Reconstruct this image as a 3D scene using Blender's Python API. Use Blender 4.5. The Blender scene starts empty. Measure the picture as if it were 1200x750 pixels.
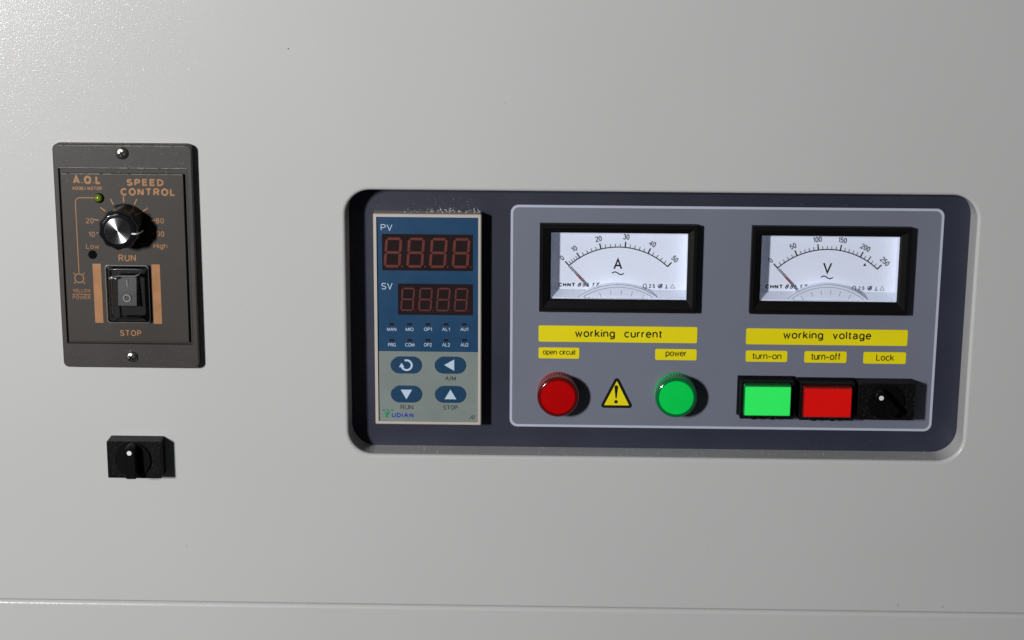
import bpy, bmesh, math, random
from mathutils import Vector, Matrix
random.seed(7)
MM = 0.001
scene = bpy.context.scene
col = scene.collection

# ------------------------------------------------------------------ camera, world, lamp
F_PX, PITCH, YAW, ROLL, DIST = 2130.0, 0.2372, -0.02176, 0.00575, 775.4
cp, sp, cy_, sy_, cr, sr = math.cos(PITCH), math.sin(PITCH), math.cos(YAW), math.sin(YAW), math.cos(ROLL), math.sin(ROLL)
FW = Vector((sy_*cp, cy_*cp, -sp)); RT0 = Vector((cy_, -sy_, 0)); UP0 = RT0.cross(FW)
RT = cr*RT0 + sr*UP0; UP = -sr*RT0 + cr*UP0
CAM = Vector((0, -DIST, 0))
cam = bpy.data.cameras.new('camera'); cam.sensor_width = 36; cam.lens = F_PX/1200*36
cam.clip_start = 0.01; cam.clip_end = 50
camo = bpy.data.objects.new('camera', cam); col.objects.link(camo)
M = Matrix((RT, UP, -FW)).transposed().to_4x4(); M.translation = CAM*MM
camo.matrix_world = M
scene.camera = camo

world = bpy.data.worlds.new('World'); scene.world = world; world.use_nodes = True
bg = world.node_tree.nodes['Background']
bg.inputs['Color'].default_value = (0.90, 0.95, 1.0, 1); bg.inputs['Strength'].default_value = 0.024

lamp = bpy.data.lights.new('flash_lamp', 'AREA'); lamp.shape = 'RECTANGLE'
lamp.size = 0.09; lamp.size_y = 0.16; lamp.energy = 15.6; lamp.color = (1.0, 0.992, 0.985)
lo = bpy.data.objects.new('flash_lamp', lamp); col.objects.link(lo)
LP = Vector((-715, -1100, 80))
lo.location = LP*MM
lo.rotation_euler = (Vector((60, 0, -200)) - LP).to_track_quat('-Z', 'Y').to_euler()

scene.view_settings.view_transform = 'Standard'; scene.view_settings.look = 'None'
scene.view_settings.gamma = 1; scene.view_settings.exposure = 0.0
scene.render.engine = 'CYCLES'
scene.cycles.max_bounces = 10; scene.cycles.transparent_max_bounces = 12
scene.cycles.sample_clamp_indirect = 6

FLOOR = -13.8                       # recess floor behind the cabinet front, mm

def at(px, py, h):
    """photo pixel -> (x, z) in mm on the plane h mm in front of the cabinet front"""
    d = FW*F_PX + (px-600)*RT - (py-375)*UP
    t = (-h - CAM.y)/d.y
    p = CAM + t*d
    return p.x, p.z
def rect(x0, y0, x1, y1, h):
    a = at(x0, y0, h); b = at(x1, y1, h)
    return a[0], b[1], b[0], a[1]           # x0, z0, x1, z1 (z up)

# ------------------------------------------------------------------ materials
def mat(name, color, rough=0.45, metal=0.0, spec=0.5, bump=0.0, bscale=900, var=0.06, vscale=60, emit=None, es=0.0,
        trans=0.0, coat=0.0, dust=0.0, rvar=0.08):
    m = bpy.data.materials.new(name); m.use_nodes = True
    nt = m.node_tree; b = nt.nodes['Principled BSDF']; L = nt.links.new
    tc = nt.nodes.new('ShaderNodeTexCoord')
    n = nt.nodes.new('ShaderNodeTexNoise'); n.inputs['Scale'].default_value = vscale; n.inputs['Detail'].default_value = 5
    L(tc.outputs['Object'], n.inputs['Vector'])
    cr_ = nt.nodes.new('ShaderNodeValToRGB')
    c0 = [max(0, c*(1-var)) for c in color]; c1 = [min(1, c*(1+var)) for c in color]
    cr_.color_ramp.elements[0].position = .3; cr_.color_ramp.elements[1].position = .7
    cr_.color_ramp.elements[0].color = (*c0, 1); cr_.color_ramp.elements[1].color = (*c1, 1)
    L(n.outputs['Fac'], cr_.inputs['Fac'])
    out = cr_.outputs['Color']
    if dust:
        v = nt.nodes.new('ShaderNodeTexNoise'); v.inputs['Scale'].default_value = 1500; v.inputs['Detail'].default_value = 3
        L(tc.outputs['Object'], v.inputs['Vector'])
        r2 = nt.nodes.new('ShaderNodeValToRGB'); r2.color_ramp.elements[0].position = .60; r2.color_ramp.elements[1].position = .74
        r2.color_ramp.elements[1].color = (dust, dust, dust, 1)
        L(v.outputs['Fac'], r2.inputs['Fac'])
        mx = nt.nodes.new('ShaderNodeMix'); mx.data_type = 'RGBA'
        L(r2.outputs['Color'], mx.inputs['Factor']); L(out, mx.inputs['A']); mx.inputs['B'].default_value = (.5, .48, .45, 1)
        out = mx.outputs['Result']
    L(out, b.inputs['Base Color'])
    mr = nt.nodes.new('ShaderNodeMapRange'); mr.inputs['To Min'].default_value = max(0.02, rough-rvar); mr.inputs['To Max'].default_value = min(1, rough+rvar)
    L(n.outputs['Fac'], mr.inputs['Value']); L(mr.outputs['Result'], b.inputs['Roughness'])
    b.inputs['Metallic'].default_value = metal; b.inputs['Specular IOR Level'].default_value = spec
    b.inputs['Transmission Weight'].default_value = trans; b.inputs['Coat Weight'].default_value = coat
    b.inputs['Coat Roughness'].default_value = 0.08
    if emit: b.inputs['Emission Color'].default_value = (*emit, 1); b.inputs['Emission Strength'].default_value = es
    if bump:
        bn = nt.nodes.new('ShaderNodeTexNoise'); bn.inputs['Scale'].default_value = bscale; bn.inputs['Detail'].default_value = 3
        L(tc.outputs['Object'], bn.inputs['Vector'])
        bp = nt.nodes.new('ShaderNodeBump'); bp.inputs['Strength'].default_value = 1; bp.inputs['Distance'].default_value = bump*MM
        L(bn.outputs['Fac'], bp.inputs['Height']); L(bp.outputs['Normal'], b.inputs['Normal'])
    return m

def clear(name, tint=(1, 1, 1), rough=0.03, ior=1.5, gloss=1.0):
    m = bpy.data.materials.new(name); m.use_nodes = True; nt = m.node_tree; nt.nodes.clear(); L = nt.links.new
    o = nt.nodes.new('ShaderNodeOutputMaterial'); t = nt.nodes.new('ShaderNodeBsdfTransparent'); t.inputs['Color'].default_value = (*tint, 1)
    g = nt.nodes.new('ShaderNodeBsdfGlossy'); g.inputs['Roughness'].default_value = rough; g.inputs['Color'].default_value = (gloss, gloss, gloss, 1)
    f = nt.nodes.new('ShaderNodeFresnel'); f.inputs['IOR'].default_value = ior
    mx = nt.nodes.new('ShaderNodeMixShader'); L(f.outputs[0], mx.inputs[0]); L(t.outputs[0], mx.inputs[1]); L(g.outputs[0], mx.inputs[2]); L(mx.outputs[0], o.inputs['Surface'])
    return m

def paint_material():
    m = mat('grey_powder_coat', (0.577, 0.576, 0.576), rough=0.42, var=0.018, vscale=9, rvar=0.05)
    nt = m.node_tree; b = nt.nodes['Principled BSDF']; L = nt.links.new
    tc = nt.nodes.new('ShaderNodeTexCoord')
    a = nt.nodes.new('ShaderNodeTexNoise'); a.inputs['Scale'].default_value = 1350; a.inputs['Detail'].default_value = 2; a.inputs['Roughness'].default_value = .6
    L(tc.outputs['Object'], a.inputs['Vector'])
    bp = nt.nodes.new('ShaderNodeBump'); bp.inputs['Strength'].default_value = 1; bp.inputs['Distance'].default_value = 0.095*MM
    L(a.outputs['Fac'], bp.inputs['Height'])
    L(bp.outputs['Normal'], b.inputs['Coat Normal'])
    bp2 = nt.nodes.new('ShaderNodeBump'); bp2.inputs['Strength'].default_value = 1; bp2.inputs['Distance'].default_value = 0.012*MM
    L(a.outputs['Fac'], bp2.inputs['Height']); L(bp2.outputs['Normal'], b.inputs['Normal'])
    b.inputs['Coat Weight'].default_value = 0.5; b.inputs['Coat Roughness'].default_value = 0.17
    b.inputs['Specular IOR Level'].default_value = 0.25
    return m

MT = {
 'paint': paint_material(),
 'navy': mat('navy_panel_film', (0.026, 0.029, 0.050), rough=.42, bump=.01, bscale=1500, var=.08, vscale=30, dust=.04),
 'slate': mat('slate_grey_panel_film', (0.182, 0.197, 0.256), rough=.42, bump=.008, bscale=1500, var=.03, vscale=25),
 'border': mat('pale_border_print', (0.50, 0.53, 0.66), rough=.4, var=.02),
 'yellow': mat('yellow_label_film', (0.90, 0.765, 0.004), rough=.45, spec=.3, var=.03),
 'ink': mat('black_ink', (0.006, 0.006, 0.007), rough=.6, spec=.2),
 'umber_ink': mat('dark_olive_ink', (0.035, 0.026, 0.008), rough=.6, spec=.2),
 'plastic': mat('black_abs_plastic', (0.0035, 0.0035, 0.004), rough=.5, spec=.12, bump=.02, bscale=1200, dust=.10),
 'plastic_satin': mat('black_satin_plastic', (0.0025, 0.0025, 0.003), rough=.45, spec=.10, bump=.01, bscale=800),
 'frame_grey': mat('dark_grey_switch_frame', (0.034, 0.034, 0.036), rough=.25, spec=.5),
 'gloss': mat('glossy_black_plastic', (0.006, 0.006, 0.009), rough=.14, rvar=.03, spec=.6),
 'brown': mat('grey_brown_housing_plastic', (0.041, 0.036, 0.033), rough=.45, spec=.4, bump=.012, bscale=1100, var=.10, vscale=25, dust=.10),
 'brown_face': mat('grey_brown_face_film', (0.041, 0.035, 0.030), rough=.45, spec=.35, bump=.012, bscale=1300, var=.08, vscale=30, dust=.03),
 'groove': mat('dark_groove_plastic', (0.022, 0.020, 0.018), rough=.55, dust=.08),
 'copper': mat('copper_orange_print', (0.385, 0.178, 0.066), rough=.42, var=.10, vscale=300),
 'steel': mat('nickel_plated_steel', (0.62, 0.60, 0.56), rough=.28, metal=1, var=.15, vscale=700, bump=.04, bscale=900),
 'led': mat('yellow_green_led_resin', (0.12, 0.18, 0.01), rough=.12, rvar=.03, emit=(.35, .5, .02), es=.03),
 'hole': mat('empty_hole_black', (0.002, 0.002, 0.002), rough=.9, spec=.1),
 'beige': mat('warm_grey_bezel_plastic', (0.56, 0.51, 0.46), rough=.45, bump=.01, var=.03),
 'blue': mat('blue_face_film', (0.013, 0.062, 0.145), rough=.33, var=.05, vscale=80),
 'olive': mat('grey_green_face_film', (0.225, 0.265, 0.25), rough=.4, var=.04, vscale=80),
 'button_blue': mat('dark_blue_key_film', (0.012, 0.056, 0.125), rough=.35, var=.05),
 'symbol': mat('pale_blue_print', (0.56, 0.70, 0.86), rough=.4),
 'grey_ink': mat('dark_grey_print', (0.015, 0.025, 0.03), rough=.5),
 'window': mat('smoked_display_window', (0.022, 0.013, 0.014), rough=.22, rvar=.03, spec=.3),
 'segment': mat('brick_red_segment', (0.12, 0.012, 0.005), rough=.5, var=.10, vscale=500),
 'segment_dim': mat('dull_red_segment', (0.10, 0.013, 0.011), rough=.5, var=.12, vscale=500),
 'logo_green': mat('green_logo_print', (0.01, 0.28, 0.12), rough=.4),
 'logo_blue': mat('blue_logo_print', (0.01, 0.04, 0.42), rough=.4),
 'bezel': mat('black_meter_bezel_plastic', (0.0045, 0.0045, 0.0045), rough=.45, spec=.13, bump=.012, bscale=1100, dust=.01),
 'dial': mat('white_dial_card', (0.85, 0.88, 0.96), rough=.55, var=.015, vscale=40),
 'inner': mat('pale_grey_inner_plastic', (0.74, 0.77, 0.85), rough=.35, var=.02),
 'dome': mat('milky_coil_cover_plastic', (0.78, 0.81, 0.90), rough=.22, rvar=.04, var=.03),
 'dome_dark': mat('grey_cover_ridge_plastic', (0.22, 0.24, 0.28), rough=.25, rvar=.04),
 'needle_grey': mat('grey_needle_metal', (0.16, 0.15, 0.16), rough=.4),
 'needle_red': mat('red_needle_paint', (0.33, 0.02, 0.03), rough=.4),
 'glass': clear('clear_meter_window', (0.97, 0.98, 1.0), .04, 1.25),
 'boot': clear('clear_silicone_boot', (0.80, 0.80, 0.80), .10, 1.5, .9),
 'boot_rim_glints': mat('pale_boot_rim_and_glint', (.22, .22, .22), rough=.22, rvar=.04, coat=.8),  # grey tone stands in for gloss highlights on the clear boot
 'red_lens': mat('red_lamp_lens_plastic', (0.52, 0.001, 0.002), rough=.16, rvar=.03, var=.04, vscale=120, coat=.4),
 'red_rim': mat('dark_red_clear_rim', (0.13, 0.004, 0.005), rough=.13, rvar=.03, coat=.6),
 'red_side': mat('dusty_red_ribbed_side', (0.35, 0.03, 0.035), rough=.4, dust=.35),
 'green_lens': mat('green_lamp_lens_plastic', (0.003, 0.60, 0.075), rough=.16, rvar=.03, var=.04, vscale=120, emit=(.0, .42, .07), es=.22, coat=.4),
 'green_rim': mat('dark_green_clear_rim', (0.002, 0.17, 0.05), rough=.13, rvar=.03, coat=.6),
 'green_side': mat('dusty_green_ribbed_side', (0.02, 0.42, 0.12), rough=.4, dust=.35),
 'green_key': mat('lit_green_key_lens', (0.03, 0.78, 0.12), rough=.3, rvar=.03, var=.03, emit=(.02, .62, .08), es=.42),
 'green_key_side': mat('green_key_clear_side', (0.006, 0.26, 0.06), rough=.2, rvar=.03),
 'red_key': mat('red_key_lens', (0.80, 0.005, 0.004), rough=.3, rvar=.03, var=.03, emit=(.6, .004, .002), es=.08),
 'red_key_side': mat('red_key_clear_side', (0.22, 0.008, 0.008), rough=.25, rvar=.03, dust=.15),
 'white': mat('white_paint_dot', (0.85, 0.86, 0.86), rough=.4, emit=(1, 1, 1), es=0.0),
 'rocker': mat('dark_grey_rocker_plastic', (0.024, 0.025, 0.028), rough=.38, bump=.01),
 'pale_grey': mat('pale_grey_print', (0.50, 0.50, 0.50), rough=.5),
 'wear_glint': mat('pale_edge_wear_and_glint', (0.24, 0.22, 0.19), rough=.5),
 'dust': mat('white_dust_grains', (0.80, 0.78, 0.74), rough=.6),
 'fleck': mat('paint_fleck', (0.72, 0.71, 0.69), rough=.3),
}
def brushed():
    m = bpy.data.materials.new('spun_aluminium_cap'); m.use_nodes = True; nt = m.node_tree; b = nt.nodes['Principled BSDF']; L = nt.links.new
    b.inputs['Metallic'].default_value = 1; b.inputs['Base Color'].default_value = (.55, .54, .53, 1)
    b.inputs['Roughness'].default_value = .27; b.inputs['Anisotropic'].default_value = .96; b.inputs['Anisotropic Rotation'].default_value = .25
    tc = nt.nodes.new('ShaderNodeTexCoord'); mp = nt.nodes.new('ShaderNodeVectorMath'); mp.operation = 'CROSS_PRODUCT'
    # turned grooves run round the axis of the cap (local y)
    mp.inputs[1].default_value = (0, 1, 0); L(tc.outputs['Object'], mp.inputs[0])
    nz = nt.nodes.new('ShaderNodeVectorMath'); nz.operation = 'NORMALIZE'; L(mp.outputs[0], nz.inputs[0])
    tr = nt.nodes.new('ShaderNodeVectorTransform'); tr.vector_type = 'VECTOR'; tr.convert_from = 'OBJECT'; tr.convert_to = 'WORLD'
    L(nz.outputs[0], tr.inputs[0]); L(tr.outputs[0], b.inputs['Tangent'])
    # fine radial scratches
    w = nt.nodes.new('ShaderNodeTexNoise'); w.inputs['Scale'].default_value = 9; w.inputs['Detail'].default_value = 4
    L(nz.outputs[0], w.inputs['Vector'])
    mr = nt.nodes.new('ShaderNodeMapRange'); mr.inputs['From Min'].default_value = .3; mr.inputs['From Max'].default_value = .7
    mr.inputs['To Min'].default_value = .20; mr.inputs['To Max'].default_value = .30
    L(w.outputs['Fac'], mr.inputs['Value']); L(mr.outputs['Result'], b.inputs['Roughness'])
    return m
MT['brushed'] = brushed()

# ------------------------------------------------------------------ mesh helpers; local coordinates are (x, z) in the panel plane and h towards the viewer, mm
def crisp(me, deg, area=12e-6):
    for p in me.polygons: p.use_smooth = True
    me.set_sharp_from_angle(angle=math.radians(deg))
    big = {k for p in me.polygons if p.area > area or len(p.vertices) > 5 for k in p.edge_keys}
    at_ = me.attributes.get('sharp_edge') or me.attributes.new('sharp_edge', 'BOOLEAN', 'EDGE')
    for e in me.edges:
        if e.key in big: at_.data[e.index].value = True
def rrect(x0, z0, x1, z1, r, n=6):
    if r <= 0: return [(x0, z0), (x1, z0), (x1, z1), (x0, z1)]
    p = []
    for cx, cz, a0 in ((x1-r, z0+r, -90), (x1-r, z1-r, 0), (x0+r, z1-r, 90), (x0+r, z0+r, 180)):
        for i in range(n+1):
            a = math.radians(a0+90*i/n); p.append((cx+r*math.cos(a), cz+r*math.sin(a)))
    return p
def circ(cx, cz, r, n=48, a0=0): return [(cx+r*math.cos(a0+2*math.pi*i/n), cz+r*math.sin(a0+2*math.pi*i/n)) for i in range(n)]

class MB:
    def __init__(s, ox=0, oz=0, oh=0): s.v = []; s.f = []; s.o = (ox, oz, oh)
    def pt(s, x, z, h):
        s.v.append(((x-s.o[0])*MM, -(h-s.o[2])*MM, (z-s.o[1])*MM)); return len(s.v)-1
    def loop(s, poly, h): return [s.pt(x, z, h) for x, z in poly]
    def loft(s, loops, cap0=False, cap1=True, closed=True):
        ids = [s.loop(p, h) for p, h in loops]
        n = len(ids[0])
        for a, b in zip(ids, ids[1:]):
            for i in range(n if closed else n-1):
                j = (i+1) % n; s.f.append((a[i], a[j], b[j], b[i]))
        if cap0: s.f.append(tuple(reversed(ids[0])))
        if cap1: s.f.append(tuple(ids[-1]))
        return s
    def slab(s, x0, z0, x1, z1, h0, h1, r=0, bev=0.0, back=True):
        L = [(rrect(x0, z0, x1, z1, r), h0)]
        if bev:
            for k in range(4):
                a = math.pi/2*k/3
                d = bev*(1-math.cos(a)); L.append((rrect(x0+d, z0+d, x1-d, z1-d, max(r-d, 0.01) if r else 0), h1-bev+bev*math.sin(a)))
        else: L.append((rrect(x0, z0, x1, z1, r), h1))
        return s.loft(L, back, True)
    def cyl(s, cx, cz, prof, n=48, cap0=False, cap1=True):
        return s.loft([(circ(cx, cz, r, n), h) for r, h in prof], cap0, cap1)
    def flat(s, poly, h): s.f.append(tuple(s.loop(poly, h))); return s
    def ribbon(s, pts, w, h, closed=False):
        n = len(pts); L = []; R = []
        for i in range(n):
            a = pts[i-1] if (i > 0 or closed) else pts[i]; b = pts[(i+1) % n] if (i < n-1 or closed) else pts[i]
            dx, dz = b[0]-a[0], b[1]-a[1]; l = math.hypot(dx, dz) or 1
            nx, nz = -dz/l*w/2, dx/l*w/2
            L.append(s.pt(pts[i][0]+nx, pts[i][1]+nz, h)); R.append(s.pt(pts[i][0]-nx, pts[i][1]-nz, h))
        for i in range(n if closed else n-1):
            j = (i+1) % n; s.f.append((R[i], R[j], L[j], L[i]))
        return s
    def line(s, x0, z0, x1, z1, w, h): return s.ribbon([(x0, z0), (x1, z1)], w, h)
    def build(s, name, m, parent=None, smooth=35, recalc=True, bevel=0.0):
        me = bpy.data.meshes.new(name); me.from_pydata(s.v, [], s.f)
        bm = bmesh.new(); bm.from_mesh(me)
        if recalc: bmesh.ops.recalc_face_normals(bm, faces=bm.faces)
        bm.to_mesh(me); bm.free()
        if smooth:
            crisp(me, smooth)
        me.materials.append(MT[m] if isinstance(m, str) else m)
        o = bpy.data.objects.new(name, me); col.objects.link(o)
        if parent: o.parent = parent
        if bevel:
            b = o.modifiers.new('bevel', 'BEVEL'); b.width = bevel*MM; b.segments = 2; b.limit_method = 'ANGLE'; b.angle_limit = math.radians(40)
        return o

class Thing:
    def __init__(s, name, label, cat, x, z, h, group=None):
        e = bpy.data.objects.new(name, None); col.objects.link(e); e.empty_display_size = .005
        e.location = (x*MM, -h*MM, z*MM); e['label'] = label; e['category'] = cat
        if group: e['group'] = group
        s.e = e; s.o = (x, z, h)
    def mb(s, parent=None): return MB(*s.o)

# ---- a plain grotesque stroke alphabet: cap height 1, x height .73; every glyph is (advance width, strokes)
def _arc(cx, cy, rx, ry, a0, a1, n=None):
    n = n or max(4, int(abs(a1-a0)/15))
    return [(cx+rx*math.cos(math.radians(a0+(a1-a0)*i/n)), cy+ry*math.sin(math.radians(a0+(a1-a0)*i/n))) for i in range(n+1)]
X = .70
def _bowl(w, y0, y1, x0=0.0):
    r = (y1-y0)/2; rx = min(r, w*.55)
    return [(x0, y1), (x0+w-rx, y1)]+_arc(x0+w-rx, (y0+y1)/2, rx, r, 90, -90, 10)[1:]+[(x0, y0)]
def _S(w):
    return _arc(w/2, .745, w/2*.93, .255, 25, 200, 10)+[(w*.18, .575), (w*.5, .505), (w*.84, .43)]+_arc(w/2, .265, w/2, .265, 25, -158, 11)
GL = {
 'A': (.66, [[(0, 0), (.33, 1), (.66, 0)], [(.12, .35), (.54, .35)]]),
 'B': (.56, [[(0, 0), (0, 1)], _bowl(.52, .53, 1), _bowl(.56, 0, .53)]),
 'C': (.62, [_arc(.34, .5, .34, .5, 42, 318, 20)]),
 'D': (.60, [[(0, 0), (0, 1), (.22, 1)]+_arc(.22, .5, .38, .5, 90, -90, 12)[1:]+[(0, 0)]]),
 'E': (.52, [[(.52, 1), (0, 1), (0, 0), (.52, 0)], [(0, .52), (.48, .52)]]),
 'G': (.66, [_arc(.34, .5, .34, .5, 42, 325, 20)+[(.64, .47)], [(.36, .47), (.68, .47)]]),
 'H': (.58, [[(0, 0), (0, 1)], [(.58, 0), (.58, 1)], [(0, .52), (.58, .52)]]),
 'I': (.0, [[(0, 0), (0, 1)]]),
 'K': (.58, [[(0, 0), (0, 1)], [(.55, 1), (0, .42)], [(.18, .60), (.58, 0)]]),
 'L': (.46, [[(0, 1), (0, 0), (.46, 0)]]),
 'M': (.70, [[(0, 0), (0, 1)], [(.02, .98), (.35, .10), (.68, .98)], [(.70, 0), (.70, 1)]]),
 'N': (.58, [[(0, 0), (0, 1)], [(.02, .98), (.56, .02)], [(.58, 0), (.58, 1)]]),
 'O': (.70, [_arc(.35, .5, .35, .5, 0, 360, 28)]),
 'P': (.55, [[(0, 0), (0, 1)], _bowl(.55, .46, 1)]),
 'Q': (.70, [_arc(.35, .5, .35, .5, 0, 360, 28), [(.42, .24), (.70, -.04)]]),
 'R': (.58, [[(0, 0), (0, 1)], _bowl(.56, .48, 1), [(.30, .48), (.58, 0)]]),
 'S': (.56, [_S(.56)]),
 'T': (.60, [[(0, 1), (.60, 1)], [(.30, 1), (.30, 0)]]),
 'U': (.58, [[(0, 1), (0, .29)]+_arc(.29, .29, .29, .29, 180, 360, 12)[1:]+[(.58, 1)]]),
 'V': (.62, [[(0, 1), (.31, 0), (.62, 1)]]),
 'W': (.94, [[(0, 1), (.23, 0), (.47, .92), (.71, 0), (.94, 1)]]),
 'Y': (.62, [[(0, 1), (.31, .44), (.62, 1)], [(.31, .44), (.31, 0)]]),
 '0': (.48, [_arc(.24, .5, .24, .5, 0, 360, 24)]),
 '1': (.30, [[(.02, .76), (.14, .80), (.26, 1), (.26, 0)]]),
 '2': (.48, [_arc(.24, .74, .235, .26, 165, -25, 12)+[(.36, .47), (.03, .10), (0, 0), (.48, 0)]]),
 '3': (.48, [_arc(.235, .755, .21, .245, 160, -90, 14), _arc(.235, .26, .245, .26, 90, -165, 14)]),
 '4': (.52, [[(.38, 0), (.38, 1), (0, .30), (.52, .30)]]),
 '5': (.48, [[(.43, 1), (.09, 1), (.03, .50)]+_arc(.235, .315, .245, .315, 128, -160, 16)]),
 '7': (.48, [[(0, 1), (.48, 1), (.26, .5), (.15, 0)]]),
 '8': (.48, [_arc(.24, .755, .20, .245, 0, 360, 20), _arc(.24, .26, .24, .26, 0, 360, 22)]),
 '9': (.48, [_arc(.24, .68, .24, .32, 0, 360, 22), _arc(.21, .44, .27, .44, 25, -75, 8) + _arc(.21, .22, .21, .22, -95, -160, 4)]),
 'a': (.46, [_arc(.22, .50, .20, .20, 160, 0, 9)+[(.42, .10), (.46, .0)], _arc(.20, .20, .20, .20, 75, 345, 14)+[(.42, .22)], [(.42, .40), (.25, .395)]]),
 'c': (.46, [_arc(.25, .35, .25, .35, 42, 318, 16)]),
 'e': (.50, [[(.02, .37), (.49, .37)]+_arc(.25, .35, .25, .35, 5, 320, 20)]),
 'f': (.28, [[(.10, 0), (.10, .84)]+_arc(.24, .84, .14, .16, 180, 95, 6), [(0, X-.02), (.26, X-.02)]]),
 'g': (.48, [_arc(.24, .35, .24, .35, 0, 360, 22), [(.48, .70), (.48, -.06)]+_arc(.25, -.06, .23, .21, 0, -155, 10)]),
 'h': (.45, [[(0, 0), (0, 1)], [(0, .42)]+_arc(.225, .45, .225, .25, 180, 0, 10)[1:]+[(.45, 0)]]),
 'i': (.0, [[(0, 0), (0, .70)], [(0, .88), (0, 1.0)]]),
 'k': (.44, [[(0, 0), (0, 1)], [(.41, .70), (0, .28)], [(.14, .42), (.44, 0)]]),
 'l': (.0, [[(0, 0), (0, 1)]]),
 'n': (.45, [[(0, 0), (0, .70)], [(0, .42)]+_arc(.225, .45, .225, .25, 180, 0, 10)[1:]+[(.45, 0)]]),
 'o': (.52, [_arc(.26, .35, .26, .35, 0, 360, 22)]),
 'p': (.50, [[(0, -.27), (0, .70)], _arc(.25, .35, .25, .35, 0, 360, 22)]),
 'r': (.25, [[(0, 0), (0, .70)], [(0, .38)]+_arc(.25, .42, .25, .27, 180, 90, 6)]),
 't': (.26, [[(.11, .90), (.11, .14)]+_arc(.24, .14, .13, .14, 180, 275, 6), [(0, .69), (.26, .69)]]),
 'u': (.45, [[(0, .70), (0, .25)]+_arc(.225, .25, .225, .25, 180, 360, 10)[1:]+[(.45, .28)], [(.45, .70), (.45, 0)]]),
 'v': (.46, [[(0, .70), (.23, 0), (.46, .70)]]),
 'w': (.70, [[(0, .70), (.18, 0), (.35, .62), (.52, 0), (.70, .70)]]),
 '-': (.42, [[(0, .36), (.42, .36)]]),
 '.': (.0, [[(0, -.0), (0, .09)]]),
 ':': (.0, [[(0, 0), (0, .10)], [(0, .52), (0, .62)]]),
 '/': (.32, [[(0, -.05), (.32, 1.05)]]),
}
def layout(txt, gap, shear=0.0):
    """centre lines of a line of text in cap heights, and their bounds"""
    x = 0.0; out = []
    for ch in txt:
        if ch == ' ': x += .32+gap*.6; continue
        w, st_ = GL[ch]
        for p in st_: out.append([(x+u+shear*v, v) for u, v in p])
        x += w+gap
    xs = [p[0] for s_ in out for p in s_]; ys = [p[1] for s_ in out for p in s_]
    return out, min(xs), max(xs), min(ys), max(ys)
def mitred(mb, pts, w, h):
    """a ribbon of even width with mitred corners; closed when its ends meet"""
    P_ = [Vector(p) for p in pts]; closed = (P_[0]-P_[-1]).length < 1e-6
    if closed: P_ = P_[:-1]
    n = len(P_); A = []; B = []
    for i in range(n):
        pv = P_[i-1] if (closed or i > 0) else None; nx = P_[(i+1) % n] if (closed or i < n-1) else None
        d0 = (P_[i]-pv).normalized() if pv is not None else None; d1 = (nx-P_[i]).normalized() if nx is not None else None
        if d0 is None: d0 = d1
        if d1 is None: d1 = d0
        n0 = Vector((-d0.y, d0.x)); n1 = Vector((-d1.y, d1.x)); m = n0+n1
        m = n0 if m.length < .2 else m.normalized()
        k = w/2/max(.42, m.dot(n0))
        A.append(mb.pt(P_[i].x+m.x*k, P_[i].y+m.y*k, h)); B.append(mb.pt(P_[i].x-m.x*k, P_[i].y-m.y*k, h))
    for i in range(n if closed else n-1):
        j = (i+1) % n; mb.f.append((B[i], B[j], A[j], A[i]))
def add_text(mb, txt, box, h, w=.12, shear=0.0, gap=.20):
    """fit the ink of txt into box = (x0, z0, x1, z1) mm; w = stroke width over cap height"""
    st_, a, b, c, d = layout(txt, gap, shear)
    capmm = (box[3]-box[1])/((d-c)+w); W = w*capmm
    kx_ = (box[2]-box[0]-W)/(b-a); kz_ = (box[3]-box[1]-W)/(d-c)
    for i, s_ in enumerate(st_):
        mitred(mb, [(box[0]+W/2+(x-a)*kx_, box[1]+W/2+(y-c)*kz_) for x, y in s_], W, h+.006*(i % 3))
    return mb
def add_text_rot(mb, txt, cx, cz, cap, ang, h, w=.13, sx=1.0):
    st_, a, b, c, d = layout(txt, .22); ca, sa = math.cos(ang), math.sin(ang)
    for i, s_ in enumerate(st_):
        q = []
        for x, y in s_:
            u = (x-(a+b)/2)*cap*sx; v = (y-.5)*cap; q.append((cx+u*ca-v*sa, cz+u*sa+v*ca))
        mitred(mb, q, w*cap, h+.006*(i % 3))
    return mb
def ptext(t, txt, box_px, h, m, parent, w=.13, shear=0.0, gap=.22, name='lettering'):
    return add_text(t.mb(), txt, rect(*box_px, h), h, w, shear, gap).build(name, m, parent, smooth=0, recalc=False)

def dup_tree(o, parent=None):
    c = o.copy(); col.objects.link(c)
    if parent: c.parent = parent
    for ch in list(o.children): dup_tree(ch, c)
    return c

# ------------------------------------------------------------------ the setting: cabinet front with its recess
XL, XR, ZT, ZB = -700, 700, 420, -620
seamL = at(0, 703, 0); seamR = at(1200, 717.5, 0); SEAM = (seamL[1]+seamR[1])/2
ox0 = (at(401, 255, 0)[0]+at(404, 490, 0)[0])/2; ox1 = (at(1149.5, 250, 0)[0]+at(1135, 500, 0)[0])/2
oz1 = (at(445, 219.5, 0)[1]+at(1080, 224, 0)[1])/2; oz0 = (at(445, 536, 0)[1]+at(1080, 544.2, 0)[1])/2
RO, LIP = 12.5, 1.5

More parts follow.
